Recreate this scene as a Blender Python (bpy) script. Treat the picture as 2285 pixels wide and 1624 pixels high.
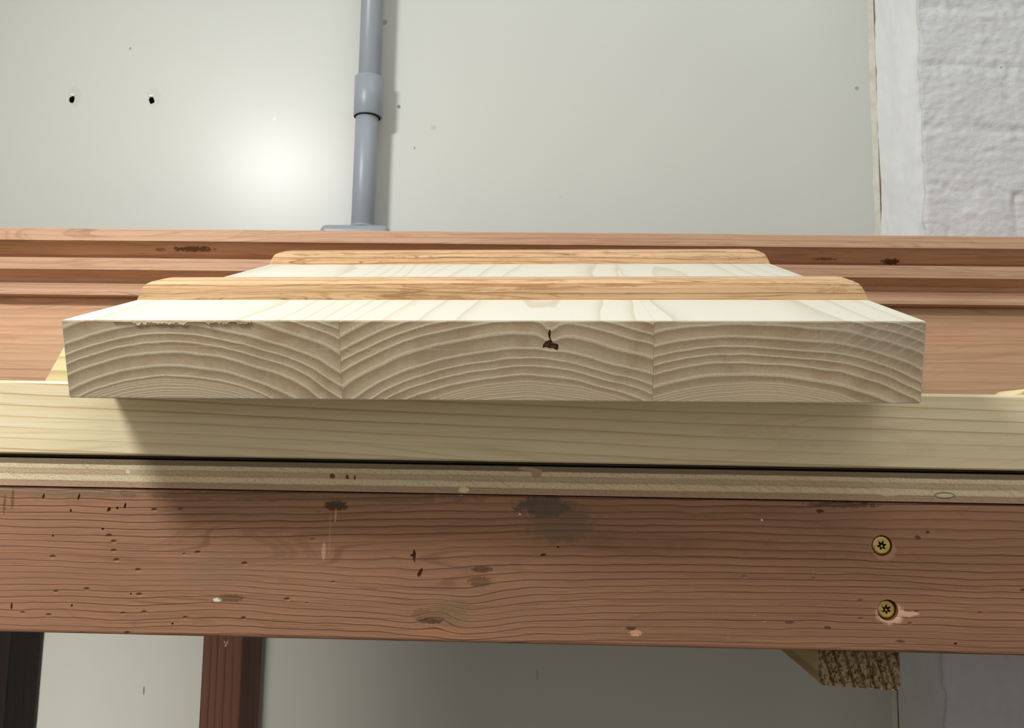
import bpy, bmesh, math, random
from mathutils import Vector, Matrix, noise
for o in list(bpy.data.objects): bpy.data.objects.remove(o)
SC = bpy.context.scene
C = SC.collection
random.seed(7)

# ------------------------------------------------------------------ camera
F = 1900.0; CX, CY = 1142.5, 812.0
EYE = Vector((0, 0, 0.915))
Xc = Vector((1, -.0135, .0302)).normalized()
Zc = Vector((.0162, 1, -.0913)); Zc = (Zc - Zc.dot(Xc)*Xc).normalized()
Yc = Zc.cross(Xc)
R3 = Matrix((Xc, Yc, Zc))
cam_d = bpy.data.cameras.new('camera'); cam = bpy.data.objects.new('camera', cam_d); C.objects.link(cam)
cam_d.sensor_width = 36; cam_d.lens = 36*F/2285; cam_d.clip_start = .01
cam.matrix_world = Matrix.Translation(EYE) @ R3.to_4x4()
SC.camera = cam
cam_d.dof.use_dof = True; cam_d.dof.focus_distance = .50; cam_d.dof.aperture_fstop = 45

def ray(px, py): return R3 @ Vector((px-CX, -(py-CY), -F))
def at(px, py, Y):
    d = ray(px, py); return EYE + d*(Y/d.y)

# ------------------------------------------------------------------ light and exposure
SC.view_settings.view_transform = 'Standard'; SC.view_settings.look = 'None'
SC.view_settings.gamma = 1; SC.view_settings.use_curve_mapping = False
SC.view_settings.exposure = 0.0
W = bpy.data.worlds.new('world'); SC.world = W; W.use_nodes = True
W.node_tree.nodes['Background'].inputs[0].default_value = (1, .96, .88, 1)
W.node_tree.nodes['Background'].inputs[1].default_value = .47
def area(name, loc, target, size, power, col, shape='DISK', sy=None, spread=180):
    l = bpy.data.lights.new(name, 'AREA'); l.shape = shape; l.size = size
    if sy: l.size_y = sy
    l.energy = power; l.color = col; l.spread = math.radians(spread)
    o = bpy.data.objects.new(name, l); C.objects.link(o); o.location = EYE + Vector(loc)
    o.rotation_euler = (Vector(target) - Vector(loc)).to_track_quat('-Z', 'Y').to_euler(); return o
kl = area('work_lamp_light', (-.66, .16, .68), (.08, .62, -.05), .22, 8.8, (.99, 1, .99), 'ELLIPSE', .11)
kl.rotation_euler.rotate_axis('Z', math.radians(35))
area('ceiling_light', (.62, -.08, 1.6), (.5, .9, .0), 1.5, 8, (.92, .97, 1), 'RECTANGLE', .6)
area('room_light', (-.42, -.62, -.24), (-.66, 1.1, -.36), .22, .85, (1, .95, .86), 'RECTANGLE', .35, 34)

# ------------------------------------------------------------------ helpers
def link(name, me, mat=None, parent=None):
    o = bpy.data.objects.new(name, me); C.objects.link(o)
    if mat:
        for m in (mat if isinstance(mat, (list, tuple)) else [mat]): me.materials.append(m)
    if parent: o.parent = parent
    return o
def obj(name, bm, mat=None, parent=None, smooth=False):
    bmesh.ops.recalc_face_normals(bm, faces=bm.faces)
    me = bpy.data.meshes.new(name); bm.to_mesh(me); bm.free()
    if smooth:
        for p in me.polygons: p.use_smooth = True
    return link(name, me, mat, parent)
def tag(o, label, cat, group=None):
    o['label'] = label; o['category'] = cat
    if group: o['group'] = group
    return o
def struct(o, label=None):
    o['kind'] = 'structure'
    if label: o['label'] = label; o['category'] = 'wall' if 'wall' in o.name else ('floor' if 'floor' in o.name else 'trim')
    return o
def empty(name, loc, label, cat, rot=None):
    o = bpy.data.objects.new(name, None); C.objects.link(o); o.location = loc; o.empty_display_size = .02
    return tag(o, label, cat)
def box(bm, x0, x1, y0, y1, z0, z1, bev=0, seg=2, mi=0):
    r = bmesh.ops.create_cube(bm, size=1)
    vs = r['verts']
    for v in vs:
        v.co = Vector(((x0+x1)/2 + v.co.x*(x1-x0), (y0+y1)/2 + v.co.y*(y1-y0), (z0+z1)/2 + v.co.z*(z1-z0)))
    es = list({e for v in vs for e in v.link_edges})
    if bev: bmesh.ops.bevel(bm, geom=es, offset=bev, segments=seg, profile=.5, affect='EDGES')
def prism_x(bm, prof, x0, x1, n=1):
    """extrude a (y,z) outline along x"""
    rings = []
    for i in range(n+1):
        x = x0 + (x1-x0)*i/n
        rings.append([bm.verts.new((x, y, z)) for y, z in prof])
    k = len(prof)
    for a, b in zip(rings, rings[1:]):
        for j in range(k): bm.faces.new((a[j], a[(j+1) % k], b[(j+1) % k], b[j]))
    bm.faces.new(rings[0]); bm.faces.new(rings[-1][::-1])
def tube(bm, cx, cy, z0, z1, r, n=48, inner=None):
    a = [bm.verts.new((cx+r*math.cos(t*2*math.pi/n), cy+r*math.sin(t*2*math.pi/n), z0)) for t in range(n)]
    b = [bm.verts.new((v.co.x, v.co.y, z1)) for v in a]
    for j in range(n): bm.faces.new((a[j], a[(j+1) % n], b[(j+1) % n], b[j]))
    bm.faces.new(a); bm.faces.new(b)
def carve(o, bm_cut, cut_mat):
    """subtract a cutter mesh for good and drop the cutter"""
    bmesh.ops.recalc_face_normals(bm_cut, faces=bm_cut.faces)
    me = bpy.data.meshes.new('cut'); bm_cut.to_mesh(me); bm_cut.free(); me.materials.append(cut_mat)
    c = bpy.data.objects.new('cut', me); C.objects.link(c); c.parent = o.parent; c.matrix_basis = o.matrix_basis.copy()
    m = o.modifiers.new('b', 'BOOLEAN'); m.operation = 'DIFFERENCE'; m.object = c; m.solver = 'EXACT'; m.use_self = True
    m.material_mode = 'TRANSFER'
    bpy.context.view_layer.update()
    dg = bpy.context.evaluated_depsgraph_get()
    new = bpy.data.meshes.new_from_object(o.evaluated_get(dg))
    o.modifiers.clear(); o.data = new
    bpy.data.objects.remove(c)
def blob(bm, c, r, rot=0, sub=2, jit=.25, seed=0):
    rs = bmesh.ops.create_icosphere(bm, subdivisions=sub, radius=1)
    cr, sr = math.cos(rot), math.sin(rot)
    for v in rs['verts']:
        k = 1 + jit*noise.noise(v.co*1.7 + Vector((seed*3.1, 0, 0)))
        x, y, z = v.co.x*r[0]*k, v.co.y*r[1]*k, v.co.z*r[2]*k
        v.co = Vector((c[0]+x*cr-z*sr, c[1]+y, c[2]+x*sr+z*cr))

# ------------------------------------------------------------------ node helper
def s2l(c): return tuple(((v/255)/12.92 if v/255 <= .04045 else ((v/255+.055)/1.055)**2.4) for v in c)
class V:
    def __init__(s, g, sock): s.g = g; s.s = sock
    def _m(s, op, *a, clamp=False):
        n = s.g.nt.nodes.new('ShaderNodeMath'); n.operation = op; n.use_clamp = clamp
        for i, q in enumerate((s,)+a):
            if isinstance(q, V): s.g.nt.links.new(q.s, n.inputs[i])
            else: n.inputs[i].default_value = q
        return V(s.g, n.outputs[0])
    def __add__(s, o): return s._m('ADD', o)
    __radd__ = __add__
    def __sub__(s, o): return s._m('SUBTRACT', o)
    def __rsub__(s, o): return (s*-1)+o
    def __mul__(s, o): return s._m('MULTIPLY', o)
    __rmul__ = __mul__
    def __truediv__(s, o): return s._m('DIVIDE', o)
    def fract(s): return s._m('FRACT')
    def sqrt(s): return s._m('SQRT')
    def exp(s): return s._m('EXPONENT')
    def pow(s, e): return s._m('POWER', e)
    def abs(s): return s._m('ABSOLUTE')
    def max(s, o): return s._m('MAXIMUM', o)
    def min(s, o): return s._m('MINIMUM', o)
    def sin(s): return s._m('SINE')
    def step(s, a, b):
        n = s.g.nt.nodes.new('ShaderNodeMapRange'); n.interpolation_type = 'SMOOTHSTEP'
        s.g.nt.links.new(s.s, n.inputs[0]); n.inputs[1].default_value = a; n.inputs[2].default_value = b
        return V(s.g, n.outputs[0])
class G:
    def __init__(g, name):
        g.m = bpy.data.materials.new(name); g.m.use_nodes = True; g.nt = g.m.node_tree
        g.b = g.nt.nodes['Principled BSDF']
        tc = g.nt.nodes.new('ShaderNodeTexCoord'); sp = g.nt.nodes.new('ShaderNodeSeparateXYZ')
        g.nt.links.new(tc.outputs['Object'], sp.inputs[0])
        g.x, g.y, g.z = (V(g, sp.outputs[i]) for i in range(3))
    def vec(g, x, y, z):
        n = g.nt.nodes.new('ShaderNodeCombineXYZ')
        for i, q in enumerate((x, y, z)):
            if isinstance(q, V): g.nt.links.new(q.s, n.inputs[i])
            else: n.inputs[i].default_value = q
        return n.outputs[0]
    def noise(g, x, y, z, detail=2, rough=.5, scale=1):
        n = g.nt.nodes.new('ShaderNodeTexNoise'); g.nt.links.new(g.vec(x, y, z), n.inputs['Vector'])
        n.inputs['Scale'].default_value = scale; n.inputs['Detail'].default_value = detail; n.inputs['Roughness'].default_value = rough
        return V(g, n.outputs[0])
    def voro(g, x, y, z, scale=1, rnd=1):
        n = g.nt.nodes.new('ShaderNodeTexVoronoi'); g.nt.links.new(g.vec(x, y, z), n.inputs['Vector'])
        n.inputs['Scale'].default_value = scale; n.inputs['Randomness'].default_value = rnd
        return V(g, n.outputs['Distance'])
    def col(g, c): 
        n = g.nt.nodes.new('ShaderNodeRGB'); n.outputs[0].default_value = (*s2l(c), 1); return n.outputs[0]
    def mix(g, f, a, b, mode='MIX'):
        n = g.nt.nodes.new('ShaderNodeMix'); n.data_type = 'RGBA'; n.blend_type = mode; n.clamp_factor = True
        if isinstance(f, V): g.nt.links.new(f.s, n.inputs[0])
        else: n.inputs[0].default_value = f
        for i, q in ((6, a), (7, b)):
            if isinstance(q, tuple): n.inputs[i].default_value = (*s2l(q), 1)
            else: g.nt.links.new(q, n.inputs[i])
        return n.outputs[2]
    def gauss(g, cx, cz, rx, rz, u=None, v=None):
        u = u or g.x; v = v or g.z
        a = (u-cx)/rx; b = (v-cz)/rz
        return ((a*a+b*b)*-1).exp()
    def ell(g, cx, cz, rx, rz, rag=.35, sc=900, u=None, v=None):
        """ragged ellipse mask"""
        u = u or g.x; v = v or g.z
        a = (u-cx)/rx; b = (v-cz)/rz
        r = (a*a+b*b).sqrt() + (g.noise(g.x, g.y, g.z, 3, .6, sc)-.5)*(rag*2)
        return 1-r.step(.75, 1.1)
    def done(g, col, rough=.5, spec=.4, bump=None, strength=.3, dist=.001, metal=0, coat=0):
        if isinstance(col, tuple): g.b.inputs['Base Color'].default_value = (*s2l(col), 1)
        else: g.nt.links.new(col, g.b.inputs['Base Color'])
        if isinstance(rough, V): g.nt.links.new(rough.s, g.b.inputs['Roughness'])
        else: g.b.inputs['Roughness'].default_value = rough
        g.b.inputs['Specular IOR Level'].default_value = spec; g.b.inputs['Metallic'].default_value = metal
        g.b.inputs['Coat Weight'].default_value = coat
        if bump is not None:
            n = g.nt.nodes.new('ShaderNodeBump'); n.inputs['Strength'].default_value = strength; n.inputs['Distance'].default_value = dist
            g.nt.links.new(bump.s, n.inputs['Height']); g.nt.links.new(n.outputs[0], g.b.inputs['Normal'])
        return g.m

# ------------------------------------------------------------------ materials
HX = HZ = 0
def ash_board(name, cx, zc, end, flat=.86, hole=None, drift=.05, k1=1/.0058, seed=0, cols=None):
    g = G(name); x, y, z = g.x, g.y, g.z
    wob = (g.noise(x*14+seed, y*2.2, z*14, 2)-.5)
    xx = (x-cx+y*drift+wob*.012)*flat
    zz = z-zc
    r = (xx*xx+zz*zz).sqrt() + wob*.005 + (g.noise(x*40, y*4, z*40+seed, 2)-.5)*.0022
    if not end: r = r + (g.noise(x*5+seed, y*2.2, z*3, 2)-.5)*.012
    if hole: # rings dip round the bark pocket
        r = r + g.gauss(hole[0], hole[1]+.006, .0055, .008)*.0042
    r0 = abs(zc)-.0335
    pr = (r-r0)
    p = pr.max(0)*k1 + pr.min(0)*620
    nn = g.noise(x*8+seed, y*1, z*8, 1)
    p = p + nn*1.1
    p = p + (p*1.37+seed).sin()*.22 + (p*.53+seed*2).sin()*.18
    fr = p.fract()
    fine = pr.step(-.0008, .0008)                       # 0 in the tight rings near the pith
    grit = g.noise(x, y*.2, z, 3, .7, 2600)
    grit2 = g.noise(x*1, y*.1, z*1, 4, .6, 500)
    fj = fr + (grit-.5)*.10
    line = (1-fj.step(.10, .22))*fj.step(.0, .03)
    late = fr.step(.30, 1.0)
    if end:
        base, dark, light = (230, 207, 173), (178, 150, 115), (244, 228, 198)
        g1 = g.noise(x, y*.2, z, 3, .7, 1500); g3 = g.noise(x*1, y*.2, z*2.2, 3, .6, 240)
        late2 = (fr + (g3-.5)*.5).step(.25, 1.05)
        a = g.mix(late2*(fine*.7+.2), base, dark)
        patchy = g.noise(x*13+seed, y, z*30+wob*8, 3)
        a = g.mix(patchy.step(.46, .68)*.45*fine, a, (178, 144, 108))
        big = g.noise(x*9+seed, y, z*16, 2)
        a = g.mix(big.step(.45, .7)*.30, a, (196, 184, 160))
        lw_ = fr + (g1-.5)*.26
        line = (1-lw_.step(.13, .26))*lw_.step(-.04, .05)
        a = g.mix(line*(fine*.45+.35), a, light)
        a = g.mix(line*g1.step(.52, .62)*.5*fine, a, (140, 112, 80))
        a = g.mix(grit2.step(.5, .75)*.20, a, (176, 152, 122))
        a = g.mix(grit.step(.52, .8)*.45, a, (150, 124, 92))
        rays = g.noise(x*700, y, z*40+x*90, 2)
        a = g.mix(rays.step(.5, .75)*.12, a, (232, 214, 184))
        if seed == 8:                                     # corner with saw marks
            cm = g.gauss(BW-.012, -.008, .05, .018)
            sm = ((x*.8-z*1.1+(grit2-.5)*.004)*(2*math.pi/.0075)).sin().step(.6, 1)
            a = g.mix(cm*.35, a, (176, 168, 152)); a = g.mix(cm*sm*.5, a, (216, 208, 190))
        for (fx, fz, fl) in ((HX-.10, -.0162, .07), (.075, -.0150, .055)):
            a = g.mix(g.ell(fx, fz, fl, .00035, .1, 300)*.35, a, (232, 218, 190))
        h = line*.6 + grit*.7 + fr*.2 + g1*.4
        return g.done(a, .8, .15, h, .6, .0006)
    base, dark = (222, 219, 204), (203, 197, 178)
    a = g.mix(late.pow(3)*.55, base, dark)
    ln = (fr.step(.86, .97))*(1-fr.step(.97, 1.0))
    a = g.mix(ln*.5, a, (198, 188, 162))
    fib = g.noise(x*900, y*18, z*900, 3, .6)
    a = g.mix(fib.step(.5, .75)*.18, a, (224, 212, 184))
    cl = g.noise(x*20, y*7+seed, z*10, 2)
    a = g.mix(cl.step(.45, .7)*.22, a, (240, 228, 196))
    return g.done(a, .55, .3, fib, .12, .0005)

def long_grain(name, base, mid, line, spacing, slope=0, warp=.004, wx=3.0, wz=25, lw=.22, ls=.7, fibre=.25, fcol=None,
               knots=(), stains=(), nicks=0, rough=.6, bumpk=.35, patch=None, patchk=.3, u='x', v='z', off=0, wav=.0012, spec=.3, dens=0, detail_lines=0, fig=0, figc=None, figs=1):
    g = G(name); ax = dict(x=g.x, y=g.y, z=g.z); U, Vv = ax[u], ax[v]
    W_ = ax[[k for k in 'xyz' if k not in (u, v)][0]]
    n1 = g.noise(U*wx+off, Vv*wz, W_*wz, 2)-.5
    n2 = g.noise(U*wx*9+off, Vv*wz*3, W_*wz*2, 2)-.5
    q = Vv + U*slope + n1*(warp*2) + n2*(wav*2) + W_*.35
    for (kx, kz, rx, rz, amp) in knots: q = q + g.gauss(kx, kz, rx, rz, U, Vv)*amp
    p = q/spacing
    if dens: p = p + (q*q)*dens
    fr = p.fract()
    sel = g.noise(p*.37+off, U*2.5, 0, 2)                # strength varies from line to line
    ridge = fr.step(1-2*lw, 1-lw*.4)*(1-fr.step(1-lw*.3, 1))
    ridge = ridge*(sel.step(.30, .62)*.85+.15)
    fib = g.noise(U*14, Vv*700, W_*700, 3, .6)
    fib2 = g.noise(U*45, Vv*1700, W_*1700, 2, .6)
    a = g.mix(fr.step(.15, 1)*.6, base, mid)
    if patch: a = g.mix(g.noise(U*5+off, Vv*18, W_*18, 3).step(.42, .68)*patchk, a, patch)
    a = g.mix(fib.step(.48, .75)*fibre, a, fcol or line)
    a = g.mix(ridge*ls, a, line)
    if fig:
        fg = g.noise(U*5*figs+n2*2, Vv*230*figs+n1*26, W_*230*figs, 4, .62)
        a = g.mix(fg.step(.50, .66)*fig, a, figc or line)
        fg2 = g.noise(U*9*figs+7, Vv*420*figs+n1*40, W_*420*figs, 2, .5)
        a = g.mix(fg2.step(.60, .70)*fig*.8, a, line)
    if detail_lines:
        fr2 = (p*3.1+n2*2).fract()
        a = g.mix(fr2.step(.7, .9)*(1-fr2.step(.93, 1))*detail_lines, a, line)
    h = fib*.5 + fib2*.25 - ridge*.8
    for st in stains:
        sx, sz, rx, rz, c, k = st[:6]; rag = st[6] if len(st) > 6 else .35; sc = st[7] if len(st) > 7 else 700
        m_ = g.ell(sx, sz, rx*1.1, rz*1.1, min(rag*1.5, 1), sc, U, Vv)
        if k < .8: m_ = m_*(fib*.9+.45)
        a = g.mix(m_*k, a, c)
    if nicks:
        vd = g.voro(U*.55, Vv, W_, 95, 1); gate = g.noise(U*6, Vv*9, 3.3, 2).step(.48, .62)
        nk = (1-vd.step(.03, .13))*gate*nicks
        a = g.mix(nk*.75, a, line); h = h - nk*3
        vd2 = g.voro(U*.6+3, Vv, W_, 160, 1); nk2 = (1-vd2.step(.02, .07))*(1-gate)*nicks
        a = g.mix(nk2*.6, a, (214, 176, 142))
    return g.done(a, rough, spec, h, bumpk, .0006)

# board frame first: plane of the tilted panel
BW, BT, BL = .48, .0456, .402
dd = ray(1254, 417).normalized()
r1, r2 = ray(136, 714), ray(2068, 717)
# P2-P1 perpendicular to dd and |P2-P1| = BW
k = r1.dot(dd)/r2.dot(dd); t = BW/(r2*k-r1).length
P1 = EYE + r1*t; P2 = EYE + r2*(k*t)
wd = (P2-P1).normalized(); nd = wd.cross(dd).normalized()
PM = Matrix((wd, dd, nd)).transposed().to_4x4(); PM.translation = P1
def loc_panel(px, py):
    """pixel on the front end face -> panel coordinates (x, z)"""
    d = ray(px, py); t_ = (P1-EYE).dot(dd)/d.dot(dd); q = PM.inverted() @ (EYE + d*t_); return q.x, q.z
print('panel', [tuple(round(v, 4) for v in c) for c in (P1, P2, wd, dd, nd)], loc_panel(150, 888), loc_panel(2060, 897))
J1, J2 = loc_panel(760, 800)[0], loc_panel(1458, 800)[0]

YB = .527                 # front plane of beam, plywood edge and apron
def g2(px, py): p = at(px, py, YB); return p
zt = at(1142, 1040, YB).z  # bench top height
# ------------------------------------------------------------------ room
WY = 1.12
hole_pts = [at(161, 222, WY), at(338, 224, WY)]
g = G('wall_paint'); x, y, z = g.x, g.y, g.z
a = g.mix(g.noise(x*2, 0, z*2, 3).step(.4, .7)*.35, (202, 204, 197), (193, 195, 188))
for (px, py, r, k, c) in ((291, 108, .0022, .6, (120, 115, 105)), (890, 238, .0026, .9, (110, 108, 98)), (925, 330, .0014, .8, (110, 108, 98)),
                          (968, 285, .004, .35, (160, 158, 148)), (1912, 197, .003, .6, (130, 128, 120)), (612, 265, .003, .25, (235, 235, 230)),
                          (1199, 1505, .0016, .35, (130, 124, 112)), (321, 1540, .0012, .8, (90, 85, 75)), (1250, 440, .0015, .3, (150, 150, 140)),
                          (858, 50, .004, .6, (120, 116, 100))):
    q = at(px, py, WY); a = g.mix(g.ell(q.x, q.z, r, r*(1 if py < 1000 else 5), .5, 500)*k, a, c)
for q in hole_pts:
    a = g.mix(g.ell(q.x+.003, q.z+.004, .010, .015, .5, 180)*.14, a, (150, 150, 145))
q = at(1250, 500, WY)
h = g.noise(x, y, z, 3, .55, 60)*.5 + g.noise(x, y, z, 2, .5, 260)*.12
m_wall = g.done(a, .5, .4, h, .22, .0012, coat=.4)
g.b.inputs['Coat Roughness'].default_value = .29
g = G('bare_hole'); m_hole = g.done((40, 30, 22), .9, .1)
g = G('filler_white'); m_fill = g.done((235, 234, 228), .6)

bm = bmesh.new(); box(bm, -2.2, 1.6, WY, WY+.12, 0, 2.5)
wall = struct(obj('wall_back', bm, m_wall), 'off-white glossy painted back wall with two small screw holes')
cut = bmesh.new()
for i, q in enumerate(hole_pts): blob(cut, (q.x, WY+.001, q.z), (.0042, .012, .0050), .3*i, 2, .35, i)
carve(wall, cut, m_hole)
for i, q in enumerate(hole_pts):   # raised lip of broken paint above each hole
    bm = bmesh.new(); blob(bm, (q.x+.001-.002*i, WY-.0003, q.z+.0062), (.0042, .0018, .0019), -.15, 2, .3, i)
    o = obj('paint_chip', bm, m_fill, wall, True)

# brick pier at the right
cr = at(1967, 525, WY); PF = at(2063, 400, 1.0)
pier_lean = -.010
def vnoise(p): return noise.fractal(p, .9, 2.1, 4)
g = G('white_brick_paint'); x, y, z = g.x, g.y, g.z
a = g.mix(g.noise(x, y, z, 4, .6, 30).step(.4, .7)*.4, (208, 209, 209), (197, 198, 199))
pit = 1-g.voro(x, y, z, 26).step(.02, .055)
a = g.mix(pit*.6, a, (120, 118, 112))
m_brick = g.done(a, .5, .35, g.noise(x, y, z*1.3, 5, .62, 75)*1.4-pit*2, .7, .002)
g = G('lit_reveal_paint'); x, y, z = g.x, g.y, g.z  # the pier's white paint, lightened to carry the lamp light on this side
a = g.mix(g.noise(x, y, z, 3, .6, 25).step(.4, .75)*.4, (240, 242, 243), (226, 231, 236))
m_rev = g.done(a, .45, .4, g.noise(x, y, z, 4, .55, 70), .35, .0012)
bm = bmesh.new()
x0, y0 = PF.x, 1.0
def brick_h(u, z):  # u across the face, z up
    c = .0752; zz = z + .006*math.sin(u*9)+.003*noise.noise(Vector((u*30, 0, z*10)))
    row = math.floor((zz-.02)/c); f = ((zz-.02)/c) % 1
    dm = min(f, 1-f)*c
    uo = u + (.11 if row % 2 else .0) + .012
    fu = (uo/.225) % 1; dv = min(fu, 1-fu)*.225
    h = -.0026*(math.exp(-(dm/.0075)**2)*max(0, .6+1.3*noise.noise(Vector((u*16, 5, z*16))))) - .0020*math.exp(-(dv/.007)**2)*max(0, .5+1.3*noise.noise(Vector((u*16, 8, z*16))))
    h += .0022*noise.noise(Vector((u*22, row*.7, z*22))) + .0018*abs(noise.noise(Vector((u*75, 2, z*75))))*(1.8 if dm < .014 else .8)
    h += .0011*noise.noise(Vector((u*170, 7, z*260)))
    rg_ = noise.noise(Vector((u*48, 11, z*60))); h += .0030*max(0, rg_-.28) - .0040*max(0, noise.noise(Vector((u*60, 15, z*80)))-.38)
    h += .0045*noise.noise(Vector((row*3.3, math.floor(uo/.225)*2.1, 1)))*.5
    return h
nz, z_lo, z_hi = 590, 0.0, 1.65
us = [i*.0028 for i in range(0, 120)]
rs = [0, .001, .0022, .004]+[.007+i*.0045 for i in range(26)]
cols = []
for kz in range(nz+1):
    z = z_lo+(z_hi-z_lo)*kz/nz
    ln = pier_lean*(z-cr.z)*-1.0
    edge = .0038*noise.noise(Vector((3, 3, z*26)))+.0022*noise.noise(Vector((3, 8, z*90)))
    row = []
    for d in reversed(rs):     # reveal, from the wall to the corner
        k = max(0, 1-d/.02)
        hx = edge*k + .0016*noise.noise(Vector((d*30, 4, z*18))) + .0008*noise.noise(Vector((d*110, 9, z*80)))
        hx -= .0022*math.exp(-(d/.006)**2)*max(0, .5+1.4*noise.noise(Vector((5, 6, z*34))))
        X = x0 - (x0-cr.x)*(d/.12) + hx - ln
        row.append((X, y0+d+.0035*(1-k)*0-(.0015*k), z))
    for u in us[1:]:
        row.append((x0+u+edge*max(0, 1-u/.012)-ln, y0-brick_h(u, z)-.0008, z))
    cols.append([bm.verts.new(p) for p in row])
nr = len(rs)
for a_, b_ in zip(cols, cols[1:]):
    for j in range(len(a_)-1):
        f = bm.faces.new((a_[j], a_[j+1], b_[j+1], b_[j])); f.material_index = 1 if j < nr-3 else 0; f.smooth = True
me = bpy.data.meshes.new('pier'); bm.to_mesh(me); bm.free()
pier = struct(link('wall_right', me, [m_brick, m_rev]), 'projecting pier of white painted rough brickwork beside the smooth wall')
bm = bmesh.new(); box(bm, x0+.022, x0+.325, y0+.008, WY+.001, 0, 2.5); core = obj('pier_core', bm, m_brick, pier)

# torn sealant strip in the corner
g = G('old_sealant'); x, y, z = g.x, g.y, g.z
a = g.mix(g.noise(x, y, z, 3, .6, 60).step(.35, .7), (220, 218, 206), (206, 200, 180))
m_seal = g.done(a, .5, .4, g.noise(x, y, z, 3, .6, 200), .4, .001)
g = G('corner_crack'); m_crack = g.done((120, 112, 92), .9, .1)
bm = bmesh.new(); prev = None
for i in range(370):
    z = .001+i*.0045; ln = pier_lean*(z-cr.z)
    wl = .0085+.003*noise.noise(Vector((1, 2, z*11)))+.0016*noise.noise(Vector((4, 2, z*70)))
    xc_ = cr.x-ln*-1
    xc_ = cr.x - (pier_lean*(z-cr.z)*-1.0)
    v = [bm.verts.new((xc_-wl, WY, z)), bm.verts.new((xc_-wl+.0009, WY-.0016, z)), bm.verts.new((xc_-.0012, WY-.0022, z)), bm.verts.new((xc_-.0004, WY, z))]
    if prev:
        for j in range(3): bm.faces.new((prev[j], prev[j+1], v[j+1], v[j]))
    prev = v
seal = struct(obj('trim_1', bm, m_seal), 'torn beige sealant strip in the corner beside the brick pier')
bm = bmesh.new(); prev = None
for i in range(370):
    z = .001+i*.0045
    xc_ = cr.x - (pier_lean*(z-cr.z)*-1.0)
    w_ = .0007+.0004*noise.noise(Vector((1, 2, z*40)))
    v = [bm.verts.new((xc_-.0006, WY-.0024, z)), bm.verts.new((xc_+.0010+w_*0, WY-.0026, z)), bm.verts.new((xc_+.0075+.002*noise.noise(Vector((6, 2, z*20))), WY-.012, z))]
    if prev:
        f = bm.faces.new((prev[0], prev[1], v[1], v[0])); f.material_index = 1
        bm.faces.new((prev[1], prev[2], v[2], v[1]))
    prev = v
obj('crack_line', bm, [m_seal, m_crack], seal)

g = G('concrete_floor'); a = g.mix(g.noise(g.x, g.y, g.z, 5, .6, 6).step(.3, .7), (120, 112, 102), (98, 92, 84))
m_floor = g.done(a, .8, .3, g.noise(g.x, g.y, g.z, 4, .6, 40), .2, .002)
bm = bmesh.new(); box(bm, -2.2, 1.6, -2.5, WY+.12, -.1, 0); struct(obj('floor', bm, m_floor), 'grey concrete workshop floor')

# ------------------------------------------------------------------ grey conduit
g = G('grey_plastic'); x, y, z = g.x, g.y, g.z
a = g.mix(g.noise(x, y, z, 3, .6, 40).step(.4, .7)*.3, (146, 154, 162), (134, 141, 148))
m_pipe = g.done(a, .38, .45, g.noise(x, y, z, 2, .5, 90), .12, .001)
m_dark = G('dark_gap').done((24, 24, 26), .9, .1)
PY = WY-.028; PR = 26.2/F*PY
pb = at(812, 470, PY); pu = at(826, 120, PY); pc0 = at(821, 262, PY); pc1 = at(824, 174, PY)
pr = empty('conduit_pipe', (pb.x, PY, pb.z), 'grey plastic conduit pipe running up the off-white wall behind the oak moulding', 'pipe')
def seg(name, p0, z0, p1, z1, r, mat, cap=.0008):
    bm = bmesh.new(); n = 56
    prof = [(z0, r-cap), (z0+cap, r), (z1-cap, r), (z1, r-cap)]
    rings = []
    for zz, rr in prof:
        f = (zz-z0)/(z1-z0); cx_ = p0+(p1-p0)*f
        rings.append([bm.verts.new((cx_-pb.x+rr*math.cos(t*2*math.pi/n), rr*math.sin(t*2*math.pi/n), zz-pb.z)) for t in range(n)])
    for A, B in zip(rings, rings[1:]):
        for j in range(n): f = bm.faces.new((A[j], A[(j+1) % n], B[(j+1) % n], B[j])); f.smooth = True
    bm.faces.new(rings[0]); bm.faces.new(rings[-1])
    o = obj(name, bm, mat, pr)
    return o
zf = at(797, 512, PY).z
seg('lower_pipe', pb.x-.0012, zf-.01, pc0.x-.001, pc0.z+.012, PR, m_pipe)
seg('upper_pipe', pc1.x+.0006, pc1.z-.012, pc1.x+.0022, 1.9, PR, m_pipe)
seg('coupler', pc0.x, pc0.z, pc1.x, pc1.z, PR*1.26, m_pipe)
seg('coupler_gap', pc0.x-.0008, pc0.z-.0006, pc0.x-.0008, pc0.z+.0006, PR*1.14, m_dark, .0001)
# conduit box with rounded lid and a raised spout
bm = bmesh.new(); bx0 = at(721, 512, PY).x-pb.x; bx1 = at(873, 512, PY).x-pb.x; zt_box = at(797, 508, PY).z-pb.z
box(bm, bx0, bx1, -PR-.006, .0275, zt_box-.10, zt_box, .0085, 6)
for f in bm.faces: f.smooth = True
obj('conduit_box', bm, m_pipe, pr)
seg('spout', pb.x-.001, zt_box+pb.z-.001, pb.x-.001, zt_box+pb.z+.0022, PR*1.15, m_pipe)

# ------------------------------------------------------------------ workbench
BX0, BX1 = -1.15, .95
def L(px, py): p = at(px, py, YB); return p.x, p.z
bench = empty('workbench', (0, YB, 0), 'old workbench with plywood top and worn reddish-brown timber apron', 'workbench')
def bl(p): return p     # bench parts use world-like coordinates shifted by the empty
OFFB = Vector((0, YB, 0))
def bobj(name, bm, mat, smooth=False):
    bmesh.ops.translate(bm, verts=bm.verts, vec=-OFFB); return obj(name, bm, mat, bench, smooth)
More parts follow.
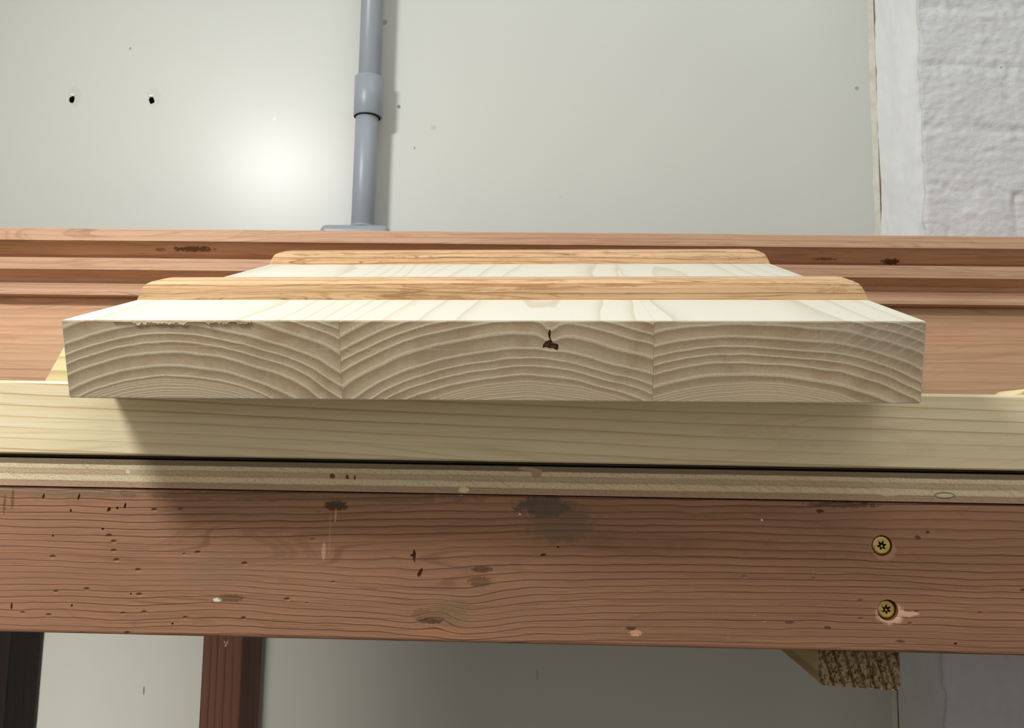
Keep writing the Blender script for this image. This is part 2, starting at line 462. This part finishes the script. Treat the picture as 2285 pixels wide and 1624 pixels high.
# plywood
g = G('plywood_edge'); x, y, z = g.x, g.y, g.z
PT = .0172
zz = (z-(zt-PT))/PT*1.0 + (g.noise(x*5, 0, z*5, 2)-.5)*.06 + (g.noise(x*90, 0, z*300, 2)-.5)*.04
fr_dark, c1, c2, c3, c4 = (128, 112, 90), (226, 208, 172), (200, 178, 146), (232, 214, 178), (188, 156, 130)
a = g.mix(zz.step(.20, .235), c4, c3)
a = g.mix(zz.step(.44, .475), a, c2)
a = g.mix(zz.step(.63, .66), a, c1)
a = g.mix(zz.step(.80, .84), a, fr_dark)
glue = ((((zz-.455)*30)*((zz-.455)*30)*-1).exp() + (((zz-.645)*34)*((zz-.645)*34)*-1).exp()*.8 + (((zz-.215)*30)*((zz-.215)*30)*-1).exp())
a = g.mix(glue*.5*g.noise(x*18, 0, 2, 2).step(.3, .6), a, (150, 124, 92))
por = g.noise(x*600, y, z*1400, 3, .7)
a = g.mix(por.step(.48, .68)*.5, a, (140, 114, 82))
a = g.mix((1-por.step(.28, .42))*.35, a, (240, 226, 198))
diag = g.noise(x*260+z*500, 0, z*160, 2)
a = g.mix(diag.step(.52, .7)*.25*(1-zz.step(.8, .84)), a, (150, 122, 92))
a = g.mix(g.noise(x*3, 0, z, 2).step(.45, .75)*.3, a, (190, 160, 120))
for (px, py, rx, rz, c, k, rag) in ((1035, 1093, .0034, .0018, (236, 220, 160), 1, .25), (2107, 1105, .0066, .0020, (60, 45, 30), .95, .12),
                               (2107, 1105, .0058, .0014, (222, 206, 168), 1, .12), (742, 1062, .0016, .0017, (70, 40, 22), .85, .5),
                               (775, 1064, .0012, .0016, (70, 40, 22), .85, .5), (792, 1065, .0007, .0016, (70, 40, 22), .85, .4),
                               (1985, 1101, .006, .0016, (224, 208, 176), .7, .5), (286, 1052, .0015, .0013, (240, 226, 190), .8, .4)):
    q = at(px, py, YB); a = g.mix(g.ell(q.x, q.z, rx, rz, rag, 500)*k, a, c)
# flat top/under faces read as veneer
m_ply = g.done(a, .75, .2, por+zz.step(.8, .84)*.5, .5, .0008)
bm = bmesh.new(); 
pl = [(BX0, YB-.0005), (BX1, YB-.0005), (BX1, .985), (.44, .985), (.44, 1.112), (BX0, 1.112)]
A = [bm.verts.new((x_, y_, zt-PT)) for x_, y_ in pl]; B = [bm.verts.new((x_, y_, zt)) for x_, y_ in pl]
bm.faces.new(A); bm.faces.new(B)
for j in range(6): bm.faces.new((A[j], A[(j+1) % 6], B[(j+1) % 6], B[j]))
bobj('bench_top', bm, m_ply)
# lifted veneer splinter
q = at(1185, 1047, YB); bm = bmesh.new()
pts = [(-.0085, .0000), (-.006, .0016), (.0, .0014), (.0075, -.0004), (.006, -.0022), (.0058, -.0046), (.0010, -.0042), (.0008, -.0016), (-.003, -.0010)]
f0 = [bm.verts.new((q.x+u, YB-.0012, q.z+v)) for u, v in pts]; f1 = [bm.verts.new((v.co.x, YB+.0004, v.co.z)) for v in f0]
bm.faces.new(f0); bm.faces.new(f1)
for j in range(len(f0)): bm.faces.new((f0[j], f0[(j+1) % len(f0)], f1[(j+1) % len(f0)], f1[j]))
m_spl = G('lifted_veneer').done((176, 148, 122), .7, .2)
bobj('veneer_splinter', bm, m_spl)

# apron
ZA1 = zt-PT-.0006; ZA0 = at(1142, 1437, YB).z
def S(px, py, rx, rz, c, k, *r): q = at(px, py, YB); return (q.x, q.z, rx, rz, c, k, *r)
def K(px, py, rx, rz, amp): q = at(px, py, YB); return (q.x, q.z, rx, rz, amp)
fresh = (226, 182, 152)
stains = [S(1215, 1130, .016, .006, (84, 72, 62), .8, .6, 250), S(1250, 1165, .02, .012, (112, 92, 70), .55, .6, 150), S(750, 1128, .0070, .0030, (66, 46, 30), .85, .4, 500),
          S(1075, 1270, .006, .0018, (92, 60, 38), .8, .4), S(1070, 1297, .007, .003, (96, 64, 42), .7, .6), S(749, 1150, .0006, .004, (200, 160, 130), .8, .4), S(722, 1230, .0013, .005, (206, 164, 134), .8, .5), S(736, 1190, .0005, .012, (190, 150, 122), .45, .6),
          S(480, 1275, .016, .012, (138, 120, 94), .28, .9, 120), S(485, 1338, .0026, .0012, (240, 236, 220), .95, .4), S(515, 1334, .008, .0022, (96, 66, 42), .7, .6),
          S(1160, 1147, .0006, .0006, (240, 236, 230), 1, .1), S(1029, 1105, .0004, .0004, (240, 236, 230), 1, .1), S(1700, 1160, .0006, .0006, (240, 236, 230), 1, .1),
          S(955, 1372, .012, .003, (112, 84, 62), .6, .7, 300), S(1010, 1362, .011, .008, (128, 108, 78), .5, .6, 200), S(975, 1412, .014, .0022, (186, 124, 76), .4, .5, 300), S(960, 1385, .0075, .0016, (74, 52, 36), .8, .5, 500),
          S(1418, 1412, .0035, .0018, (222, 170, 130), .9, .6), S(1408, 1402, .003, .001, (74, 44, 28), .8, .5),
          S(1830, 1140, .0024, .0010, (60, 36, 22), .9, .4), S(2048, 1199, .0016, .0012, (60, 36, 22), .8, .4), S(2070, 1187, .0013, .0008, (60, 36, 22), .8, .4), S(1762, 1388, .0028, .0008, (80, 46, 30), .8, .5), S(1847, 1400, .002, .0008, (80, 46, 30), .8, .5), S(2009, 1431, .0026, .0007, (80, 46, 30), .8, .5),
          S(1880, 1126, .02, .0016, (62, 48, 36), .75, .7, 400), S(100, 1100, .07, .0022, (122, 102, 78), .6, .6, 120), S(700, 1108, .1, .003, (98, 80, 60), .5, .7, 120),
          S(28, 1115, .0009, .006, (84, 60, 40), .7, .5), S(10, 1125, .0008, .006, (84, 60, 40), .7, .5),
          S(1986, 1368, .0078, .0062, fresh, .95, .25, 300), S(2022, 1370, .0075, .0016, fresh, .95, .5, 300), S(1974, 1228, .0068, .0058, (190, 146, 118), .7, .3, 300), S(590, 1145, .03, .004, (150, 128, 100), .2, .7, 150),
          S(1165, 1251, .010, .0012, (160, 118, 86), .6, .8, 900), S(1495, 1560, .001, .001, fresh, .1)]
m_apron = long_grain('worn_apron_wood', (172, 126, 96), (150, 107, 80), (96, 62, 43), .0043, slope=-.010, warp=.0085, wx=3.0, wz=15, lw=.17, ls=.74, fig=.42, figc=(132, 92, 66), figs=.8,
                     fibre=.40, fcol=(134, 94, 68), patch=(142, 104, 80), patchk=.6, nicks=.9, rough=.62, bumpk=.65, off=4.2, wav=.0016, spec=.3,
                     knots=[K(975, 1372, .012, .010, -.007), K(1010, 1375, .03, .02, .006), K(925, 1290, .06, .02, .004), K(480, 1330, .04, .02, -.003), K(520, 1200, .09, .02, .003)], stains=stains, dens=0)
bm = bmesh.new(); box(bm, BX0, BX1, YB, YB+.045, ZA0, ZA1, .0022, 3); ap = bobj('apron', bm, m_apron)
ap.data.polygons.foreach_set('use_smooth', [False]*len(ap.data.polygons))
g = G('dent_wood'); m_dent = g.done((118, 78, 54), .85, .1, g.noise(g.x, g.y, g.z, 3, .6, 900), .6, .001)
bpy.context.view_layer.update()
cut = bmesh.new()
sc = [at(1968, 1217, YB), at(1981, 1361, YB)]
def cyl_y(bm, cx, cz, r, y0, y1, n=40, r2=None):
    r2 = r2 or r
    A = [bm.verts.new((cx+r*math.cos(t*2*math.pi/n), y0, cz+r*math.sin(t*2*math.pi/n))) for t in range(n)]
    B = [bm.verts.new((cx+r2*math.cos(t*2*math.pi/n), y1, cz+r2*math.sin(t*2*math.pi/n))) for t in range(n)]
    for j in range(n): bm.faces.new((A[j], A[(j+1) % n], B[(j+1) % n], B[j]))
    bm.faces.new(A); bm.faces.new(B)
RS = .0060
for i, q in enumerate(sc): cyl_y(cut, q.x, q.z, RS*1.08, -.003, [.0022, .0042][i], r2=RS*.98)
for i, (px, py, rx, rz, rot) in enumerate([(925, 1240, .0012, .0044, .1), (921, 1239, .0022, .0009, .1), (938, 1277, .0014, .0034, -.4), (262, 1133, .0009, .0014, .2), (243, 1136, .0018, .0011, .7), (279, 1128, .0008, .0022, -.1),
                                    (176, 1108, .0007, .0022, -.2), (97, 1107, .0006, .0018, -.2), (229, 1180, .0010, .0008, 0), (118, 1195, .0007, .0006, 0), (158, 1139, .0008, .0010, .4), (292, 1325, .0008, .0006, 0), (26, 1352, .0008, .0022, 0),
                                    (385, 1391, .0009, .0007, 0), (160, 1351, .0007, .001, 0), (1245, 1220, .001, .0008, .4), (1212, 1238, .0022, .0008, .1), (2133, 1436, .0012, .001, 0)]):
    q = at(px, py, YB); blob(cut, (q.x, 0, q.z), (rx, .0016, rz), rot, 1, .5, i)
carve(ap, cut, m_dent)
# screws
g = G('brass_plate'); x, y, z = g.x, g.y, g.z
a = g.mix(g.noise(x, y, z, 3, .6, 500).step(.4, .7)*.5, (214, 186, 108), (160, 128, 62))
m_brass = g.done(a, .38, .5, g.noise(x, y, z, 3, .6, 900), .25, .0005, metal=.75)
m_sock = G('screw_socket').done((52, 34, 16), .7, .3, metal=.3)
for i, q in enumerate(sc):
    yh = [.0004, .0022][i]; ang = .2+i*.35
    bm = bmesh.new(); n = 72
    def ringp(rf, yy): return [bm.verts.new((q.x+rf(t)*math.cos(t), yy, q.z+rf(t)*math.sin(t))) for t in [2*math.pi*j/n for j in range(n)]]
    star = lambda t: RS*(.36+.11*math.cos(6*(t-ang)))
    rr = [ringp(star, yh+.0018), ringp(star, yh), ringp(lambda t: RS*.72, yh-.0001), ringp(lambda t: RS*.86, yh+.0002), ringp(lambda t: RS*.93, yh+.0007), ringp(lambda t: RS*.93, yh+.0012), ringp(lambda t: RS*.5, yh+.0040)]
    for k_, (A, B) in enumerate(zip(rr, rr[1:])):
        for j in range(n):
            f = bm.faces.new((A[j], A[(j+1) % n], B[(j+1) % n], B[j])); f.material_index = 1 if k_ == 0 else 0; f.smooth = k_ > 1
    f = bm.faces.new(rr[0]); f.material_index = 1
    bm.faces.new(rr[-1])
    o = obj('screw', bm, [m_brass, m_sock], bench)
    o['label'] = ['upper brass star-drive screw set nearly flush', 'lower brass star-drive screw sunk in a splintered hole'][i]
    bm = bmesh.new(); blob(bm, (q.x+.0004, yh+.0012, q.z-.0006), (.0010, .0006, .0010)); pin = obj('socket_pin', bm, m_brass, o, True)
# fresh wood chip on the lower screw
# legs
m_legd = long_grain('dark_leg', (24, 14, 9), (18, 11, 7), (10, 6, 4), .006, warp=.004, u='z', v='x', rough=.7, off=2)  # near-black wood, much darker than the reddish leg
LY = 1.03
q1 = at(545, 1425, LY); q0 = at(456, 1425, LY)
m_leg = long_grain('reddish_leg', (106, 66, 50), (94, 58, 42), (66, 38, 28), .009, warp=.006, u='z', v='x', rough=.6, off=6, nicks=.3, patch=(92, 52, 36), patchk=.5,
                   stains=[(at(501, 1600, LY).x, at(501, 1600, LY).z, .0022, .0035, (50, 28, 20), .7)])
def leg(name, x0, x1, y0, y1, z1, mat, lab=None, lean=0):
    bm = bmesh.new(); box(bm, x0, x1, y0, y1, 0, z1, .0015, 2)
    for v in bm.verts: v.co.x += lean*(z1-v.co.z)
    o = bobj(name, bm, mat)
    if lab: o['label'] = lab
    return o
ZL = zt-PT
leg('leg', q0.x, q1.x, LY, 1.104, ZL+.01, m_leg, 'reddish brown rear leg with a scratched mark', -.006)
e1 = at(101, 1418, 1.112)
leg('leg', e1.x-.07, e1.x, 1.045, 1.112, ZL, m_legd, 'very dark rear leg', -.020)
leg('leg', -1.10, -1.01, YB+.0455, .64, ZL, m_legd, 'very dark front leg')
leg('leg', .86, .95, YB+.0455, .66, ZL, m_legd, 'very dark front leg')
leg('leg', .80, .86, .93, .985, ZL, m_leg)
# scratched mark on the rear leg
bm = bmesh.new(); m_scr = G('scratch').done((196, 168, 150), .8, .1)
def stroke(p, q, w=.0006):
    a_ = at(*p, LY-.0005); b_ = at(*q, LY-.0005); d = (b_-a_).normalized(); s_ = Vector((-d.z, 0, d.x))*w
    vs = [bm.verts.new(k+Vector((0, yy, 0))) for yy in (0, .0006) for k in (a_-s_, a_+s_, b_+s_*.6, b_-s_*.6)]
    for f in ((0, 1, 2, 3), (4, 5, 6, 7), (0, 1, 5, 4), (1, 2, 6, 5), (2, 3, 7, 6), (3, 0, 4, 7)): bm.faces.new([vs[i] for i in f])
stroke((500, 1430), (504, 1437)); stroke((508, 1430), (503, 1443)); stroke((504, 1436), (502, 1442))
bobj('scratched_mark', bm, m_scr)
# rough sawn bearer under the apron
YR = YB+.012
b0 = at(1826, 1455, YR); b1 = at(2007, 1460, YR); bb0 = at(1828, 1528, YR); bb1 = at(2004, 1541, YR)
g = G('rough_sawn_end'); x, y, z = g.x, g.y, g.z
w_ = g.noise(x*30, y, z*30, 2)-.5
st = ((x+z*.28+w_*.004)*(2*math.pi/.0062)).sin()
rg = g.noise(x, y, z*.8, 4, .75, 620)
a = g.mix(rg.step(.36, .60), (82, 58, 32), (188, 166, 124))
a = g.mix((st.step(.3, .9))*.65, a, (78, 54, 30))
m_rough = g.done(a, .9, .1, rg-st*.15, 1, .002)
m_rside = long_grain('bearer_side', (186, 164, 118), (166, 140, 94), (120, 92, 56), .02, u='y', v='z', warp=.006, rough=.7)
bm = bmesh.new()
fr = [bm.verts.new(p) for p in ((b0.x, YR, ZA0+.0), (b1.x, YR, ZA0), (b1.x, YR, bb1.z+.002), (b1.x-.002, YR, bb1.z), (bb0.x+.002, YR, bb0.z), (bb0.x, YR, bb0.z+.002))]
bk = [bm.verts.new((v.co.x, 1.0, v.co.z)) for v in fr]
bm.faces.new(fr); bm.faces.new(bk)
for j in range(6): f = bm.faces.new((fr[j], fr[(j+1) % 6], bk[(j+1) % 6], bk[j])); f.material_index = 1
bobj('bearer', bm, [m_rough, m_rside])['label'] = 'rough sawn timber bearer end under the apron'

# ------------------------------------------------------------------ long ash beam on the bench
zb1 = at(1100, 864, YB).z; zb0 = zt+.0026
m_beam = long_grain('ash_long_grain', (242, 227, 190), (233, 214, 172), (172, 134, 84), .0072, slope=.030, warp=.0060, wx=1.5, wz=12, lw=.12, ls=.6, fibre=.26, fcol=(204, 176, 124), fig=.22, figc=(206, 178, 128), figs=.6,
                    patch=(226, 208, 160), patchk=.4, rough=.55, bumpk=.2, off=9.3, wav=.0007, spec=.35)
bm = bmesh.new()
prof = [(YB-.0005, zb0+.001), (YB+.0005, zb0), (YB+.045, zb0), (YB+.046, zt), (YB+.068, zt), (YB+.070, zt+.002), (YB+.070, zb1-.002), (YB+.068, zb1), (YB+.0018, zb1), (YB+.0003, zb1-.0006), (YB-.0005, zb1-.0018)]
prism_x(bm, [(y, z-zt) for y, z in prof], BX0+.02, BX1-.02)
beam = obj('ash_beam', bm, m_beam); beam.location = (0, 0, zt)
tag(beam, 'long pale ash beam lying along the front edge of the bench top', 'timber')

# ------------------------------------------------------------------ oak stack at the back
OY = .905
zs = {k: at(px, py, OY).z for k, (px, py) in dict(a=(1142, 518), b=(1142, 545), c=(1142, 584), d=(1142, 610), e=(1142, 652), f=(1142, 669), g=(1142, 706)).items()}
def Zo(y_, Y): return at(1142, y_, Y).z
def SO(px, py, rx, rz, c, k, *r): q = at(px, py, OY+.01); return (q.x, q.z-zt*0, rx, rz, c, k, *r)
m_oak1 = long_grain('red_oak_moulding', (206, 168, 138), (190, 150, 120), (132, 92, 66), .006, warp=.004, wx=2, wz=20, lw=.2, ls=.2, fig=.5, figc=(168, 124, 94), fibre=.30, fcol=(168, 120, 88), rough=.6, bumpk=.35, off=13, patch=(180, 136, 108), patchk=.5,
                    stains=[SO(430, 555, .022, .0022, (70, 38, 22), .8, .8, 260), SO(355, 556, .006, .0014, (90, 56, 34), .6, .7, 300), SO(1995, 580, .009, .0024, (64, 34, 20), .9, .8, 300), SO(1845, 575, .012, .0012, (90, 52, 32), .7, .8, 300)])
m_oak2 = long_grain('red_oak_board', (213, 175, 140), (202, 159, 124), (156, 110, 78), .010, warp=.010, wx=1.6, wz=14, lw=.25, ls=.16, fig=.45, figc=(190, 140, 106), figs=.7, fibre=.38, fcol=(176, 124, 90), rough=.6, bumpk=.25, off=21, patch=(222, 166, 134), patchk=.6)
prof = [(OY, zs['a']), (OY, zs['b']), (OY+.003, zs['b']-.0008), (OY+.024, Zo(583, OY+.02)), (OY+.004, Zo(584, OY+.004)), (OY+.0015, Zo(586, OY)), (OY+.0015, zs['d']),
        (OY+.004, zs['d']-.0006), (OY+.020, Zo(630, OY+.02)), (OY+.021, Zo(640, OY+.02)), (OY+.014, Zo(650, OY+.014)), (OY+.004, Zo(656, OY+.004)), (OY+.003, Zo(658, OY)), (OY+.003, zs['f']+.0009), (OY+.006, zs['f']+.0002), (OY+.075, zs['f']+.0002), (OY+.075, zs['a']-.002), (OY+.073, zs['a']+.0), (OY+.002, zs['a']+.0006)]
prof[0] = (OY, zs['a']-.001)
bm = bmesh.new(); prism_x(bm, prof, -1.05, .60)
mo = obj('oak_moulding', bm, m_oak1)
tag(mo, 'long stepped red oak moulding lying on the oak board at the back', 'moulding')
bm = bmesh.new(); yl = OY+.017
prof = [(yl+.0015, zs['f']), (yl, zs['f']-.002), (yl, zt+.001), (yl+.001, zt), (yl+.05, zt), (yl+.05, zs['f'])]
prism_x(bm, prof, -1.08, .60)
tag(obj('oak_board', bm, m_oak2), 'long plain red oak board standing on edge under the stepped moulding', 'board')

# ------------------------------------------------------------------ the battened ash panel
panel = bpy.data.objects.new('battened_panel', None); C.objects.link(panel); panel.matrix_world = PM; panel.empty_display_size = .02
tag(panel, 'tilted pale ash panel of three glued boards with two reddish oak battens across it', 'wooden panel')
HX, HZ = loc_panel(1228, 766)
specs = [(0, J1, loc_panel(385, 800)[0], -.125, 0), (J1, J2, loc_panel(1180, 800)[0], -.140, 3), (J2, BW, loc_panel(1690, 800)[0], -.150, 8)]
boards = []
for i, (xa, xb, cxr, zcr, sd) in enumerate(specs):
    me_end = ash_board(f'ash_end_grain_{i}', cxr, zcr, True, hole=(HX, HZ) if i == 1 else None, seed=sd, flat=[.80, .82, .78][i], drift=0)
    me_top = ash_board(f'ash_top_grain_{i}', cxr, zcr, False, seed=sd, flat=.86, drift=[.05, -.03, .02][i])
    bm = bmesh.new(); box(bm, xa+(.00006 if i else 0), xb-(.00006 if i < 2 else 0), 0, BL, -BT, 0)
    es = [e for e in bm.edges if all(abs(v.co.y) < 1e-6 for v in e.verts) and abs(e.verts[0].co.z-e.verts[1].co.z) < 1e-6]
    es += [e for e in bm.edges if all((abs(v.co.x) < 1e-6 if i == 0 else abs(v.co.x-BW) < 1e-6) for v in e.verts)] if i != 1 else []
    bmesh.ops.bevel(bm, geom=list(set(es)), offset=.0006, segments=2, affect='EDGES')
    if i != 1: # softened lower outside corner
        for v in bm.verts:
            kz = min(1, -v.co.z/(BT-.0008)); s_ = -.0014 if i == 0 else .0024
            if v.co.x < .001 or v.co.x > BW-.001:
                v.co.x += s_*kz
                if v.co.z < -BT+.0012: v.co.x -= s_*.55
    bm.faces.ensure_lookup_table()
    for f in bm.faces: f.normal_update(); f.material_index = 0 if abs(f.calc_center_median().y) < .0005 or f.calc_center_median().y > BL-.0005 else 1
    o = obj('panel_board', bm, [me_end, me_top], panel)
    o['label'] = ['left of the three glued ash boards, top edge splintered', 'middle of the three glued ash boards, with a dark bark pocket in its end', 'right of the three glued ash boards, with faint saw marks'][i]
    boards.append(o)
bpy.context.view_layer.update()
# bark pocket in the middle board
m_bark = G('bark_pocket'); m_bark = m_bark.done(m_bark.mix(m_bark.noise(m_bark.x, m_bark.y, m_bark.z, 3, .6, 700).step(.4, .6), (92, 68, 50), (140, 108, 84)), .95, .1, m_bark.noise(m_bark.x, m_bark.y, m_bark.z, 3, .6, 1200), .8, .001)
cut = bmesh.new()
def poly_cut(pts, depth):
    A = [cut.verts.new((loc_panel(*p)[0], -.001, loc_panel(*p)[1])) for p in pts]; B = [cut.verts.new((v.co.x, depth, v.co.z)) for v in A]
    cut.faces.new(A); cut.faces.new(B)
    for j in range(len(A)): cut.faces.new((A[j], A[(j+1) % len(A)], B[(j+1) % len(A)], B[j]))
poly_cut([(1227, 733), (1229, 741), (1228, 752), (1232, 762), (1234, 765), (1240, 766), (1246, 769), (1246, 776), (1244, 782), (1238, 779), (1233, 777), (1225, 777), (1219, 774), (1211, 776), (1212, 768), (1216, 764), (1221, 760), (1227, 758), (1224, 751), (1223, 744), (1225, 738)], .0014)
carve(boards[1], cut, m_bark)
# torn fibres along the left top edge
bm = bmesh.new(); random.seed(5)
pts = []; px = 252
while px < 565:
    py = 716 + (random.choice([2, 4, 7, 9, 3, 6]) if (300 < px < 420 or 460 < px < 480 or 490 < px < 515 or px > 530) else 1.5)
    pts.append((px, py)); px += random.uniform(2, 7)
top = [(loc_panel(p, 715)[0], -.0004) for p, _ in pts]; bot = [(loc_panel(*q)[0], min(loc_panel(*q)[1], -.0006)) for q in pts]
ve = [[bm.verts.new((x_, yy, z_)) for x_, z_ in arr] for yy, arr in ((-.0003, top), (-.0005, bot), (.0004, bot), (.0004, top))]
for A, B in zip(ve, ve[1:]+ve[:1]):
    for j in range(len(pts)-1): bm.faces.new((A[j], A[j+1], B[j+1], B[j]))
obj('splintered_edge', bm, boards[0].data.materials[0], panel)
# battens: lens-like end profile and rounded front edge
m_bat = long_grain('red_oak_batten', (220, 184, 142), (202, 160, 114), (112, 74, 42), .0052, warp=.004, wx=5, wz=70, lw=.18, ls=.40, fibre=.55, fcol=(170, 120, 76), fig=.65, figc=(160, 112, 68), figs=1.2, rough=.65, bumpk=.7, off=31, patch=(232, 192, 156), patchk=.5, wav=.0008)
def batten(y0, depth=.030, hgt=.0128, lab='', off=0):
    bm = bmesh.new()
    endp = [(0, 0), (.003, .47), (.0046, .68), (.0066, .83), (.0098, .95), (.0145, 1)]
    secs = [(0, 0), (-.0, .62), (.0008, .84), (.0026, .97), (.005, 1), (depth-.005, 1), (depth-.0026, .97), (depth-.0008, .84), (depth, .62), (depth, 0)]
    xs = [e[0] for e in endp] + [BW-e[0] for e in reversed(endp)]; hs = [e[1] for e in endp] + [e[1] for e in reversed(endp)]
    rows = []
    for x_, h_ in zip(xs, hs):
        rows.append([bm.verts.new((x_, y0+a_, -.0002+min(b_, max(h_, .02))*hgt)) for a_, b_ in secs])
    for A, B in zip(rows, rows[1:]):
        for j in range(len(secs)-1): bm.faces.new((A[j], A[j+1], B[j+1], B[j]))
        bm.faces.new((A[-1], A[0], B[0], B[-1]))
    bm.faces.new(rows[0]); bm.faces.new(rows[-1])
    bmesh.ops.remove_doubles(bm, verts=bm.verts, dist=1e-6)
    o = obj('batten', bm, m_bat, panel); o['label'] = lab; return o
def py_panel(px, py):
    d = ray(px, py); t_ = (P1-EYE).dot(nd)/d.dot(nd); q = PM.inverted() @ (EYE+d*t_); return q
yb1, yb2 = py_panel(1142, 669).y, py_panel(1142, 589.5).y
print('battens', yb1, yb2, py_panel(297, 668), py_panel(600, 590), 'back', (PM @ Vector((0, BL, 0))))
batten(yb1, lab='front oak batten across the panel'); batten(yb2, hgt=.0122, lab='rear oak batten across the panel')

# ------------------------------------------------------------------ riser under the panel and an offcut on the right
m_rise = long_grain('yellow_ash', (236, 222, 172), (228, 210, 156), (196, 166, 104), .012, warp=.006, rough=.55, off=41)
YRI = .70
def under_z(xw, yw):
    # height of the panel underside at world x,y
    pz = P1 - nd*BT; return pz.z - (nd.x*(xw-pz.x)+nd.y*(yw-pz.y))/nd.z
xl = at(100, 847, YRI).x; xt = at(146, 765, YRI).x
x_r = xl+.50
bm = bmesh.new()
pts = []
sl = (xt-xl)/(at(146, 765, YRI).z-at(100, 847, YRI).z)
xb_ = xl - sl*(at(100, 847, YRI).z-zt)
xtop = xt + sl*(under_z(xt, YRI)-at(146, 765, YRI).z)
vs = []
for yy in (YRI, YRI+.04):
    for X in (xb_, x_r+.02): vs.append((X, yy, zt))
    for X in (x_r-.03, xtop): vs.append((X, yy, under_z(X, YRI)-.0006+(0)))
V8 = [bm.verts.new(p) for p in vs]
for f in ((0, 1, 2, 3), (4, 5, 6, 7), (0, 1, 5, 4), (1, 2, 6, 5), (2, 3, 7, 6), (3, 0, 4, 7)): bm.faces.new([V8[i] for i in f])
bmesh.ops.bevel(bm, geom=bm.edges[:], offset=.001, segments=2, affect='EDGES')
rz_ = obj('riser_block', bm, m_rise)
tag(rz_, 'yellowish ash block with slanted end showing left of the tilted panel', 'wood block')
bm = bmesh.new(); q = at(2254, 880, YB+.02)
prof2 = [(-.0, 0), (.002, .0008), (.0045, .0034), (.0065, .0046), (.009, .0050), (.06, .0052), (.06, 0)]
A = [bm.verts.new((q.x+u, YB+.012, zb1+v)) for u, v in prof2]; B = [bm.verts.new((v.co.x, YB+.045, v.co.z)) for v in A]
bm.faces.new(A); bm.faces.new(B)
for j in range(len(A)): bm.faces.new((A[j], A[(j+1) % len(A)], B[(j+1) % len(A)], B[j]))
tag(obj('ash_offcut', bm, m_rise), 'thin pale ash offcut on the beam at the far right edge', 'wood offcut')
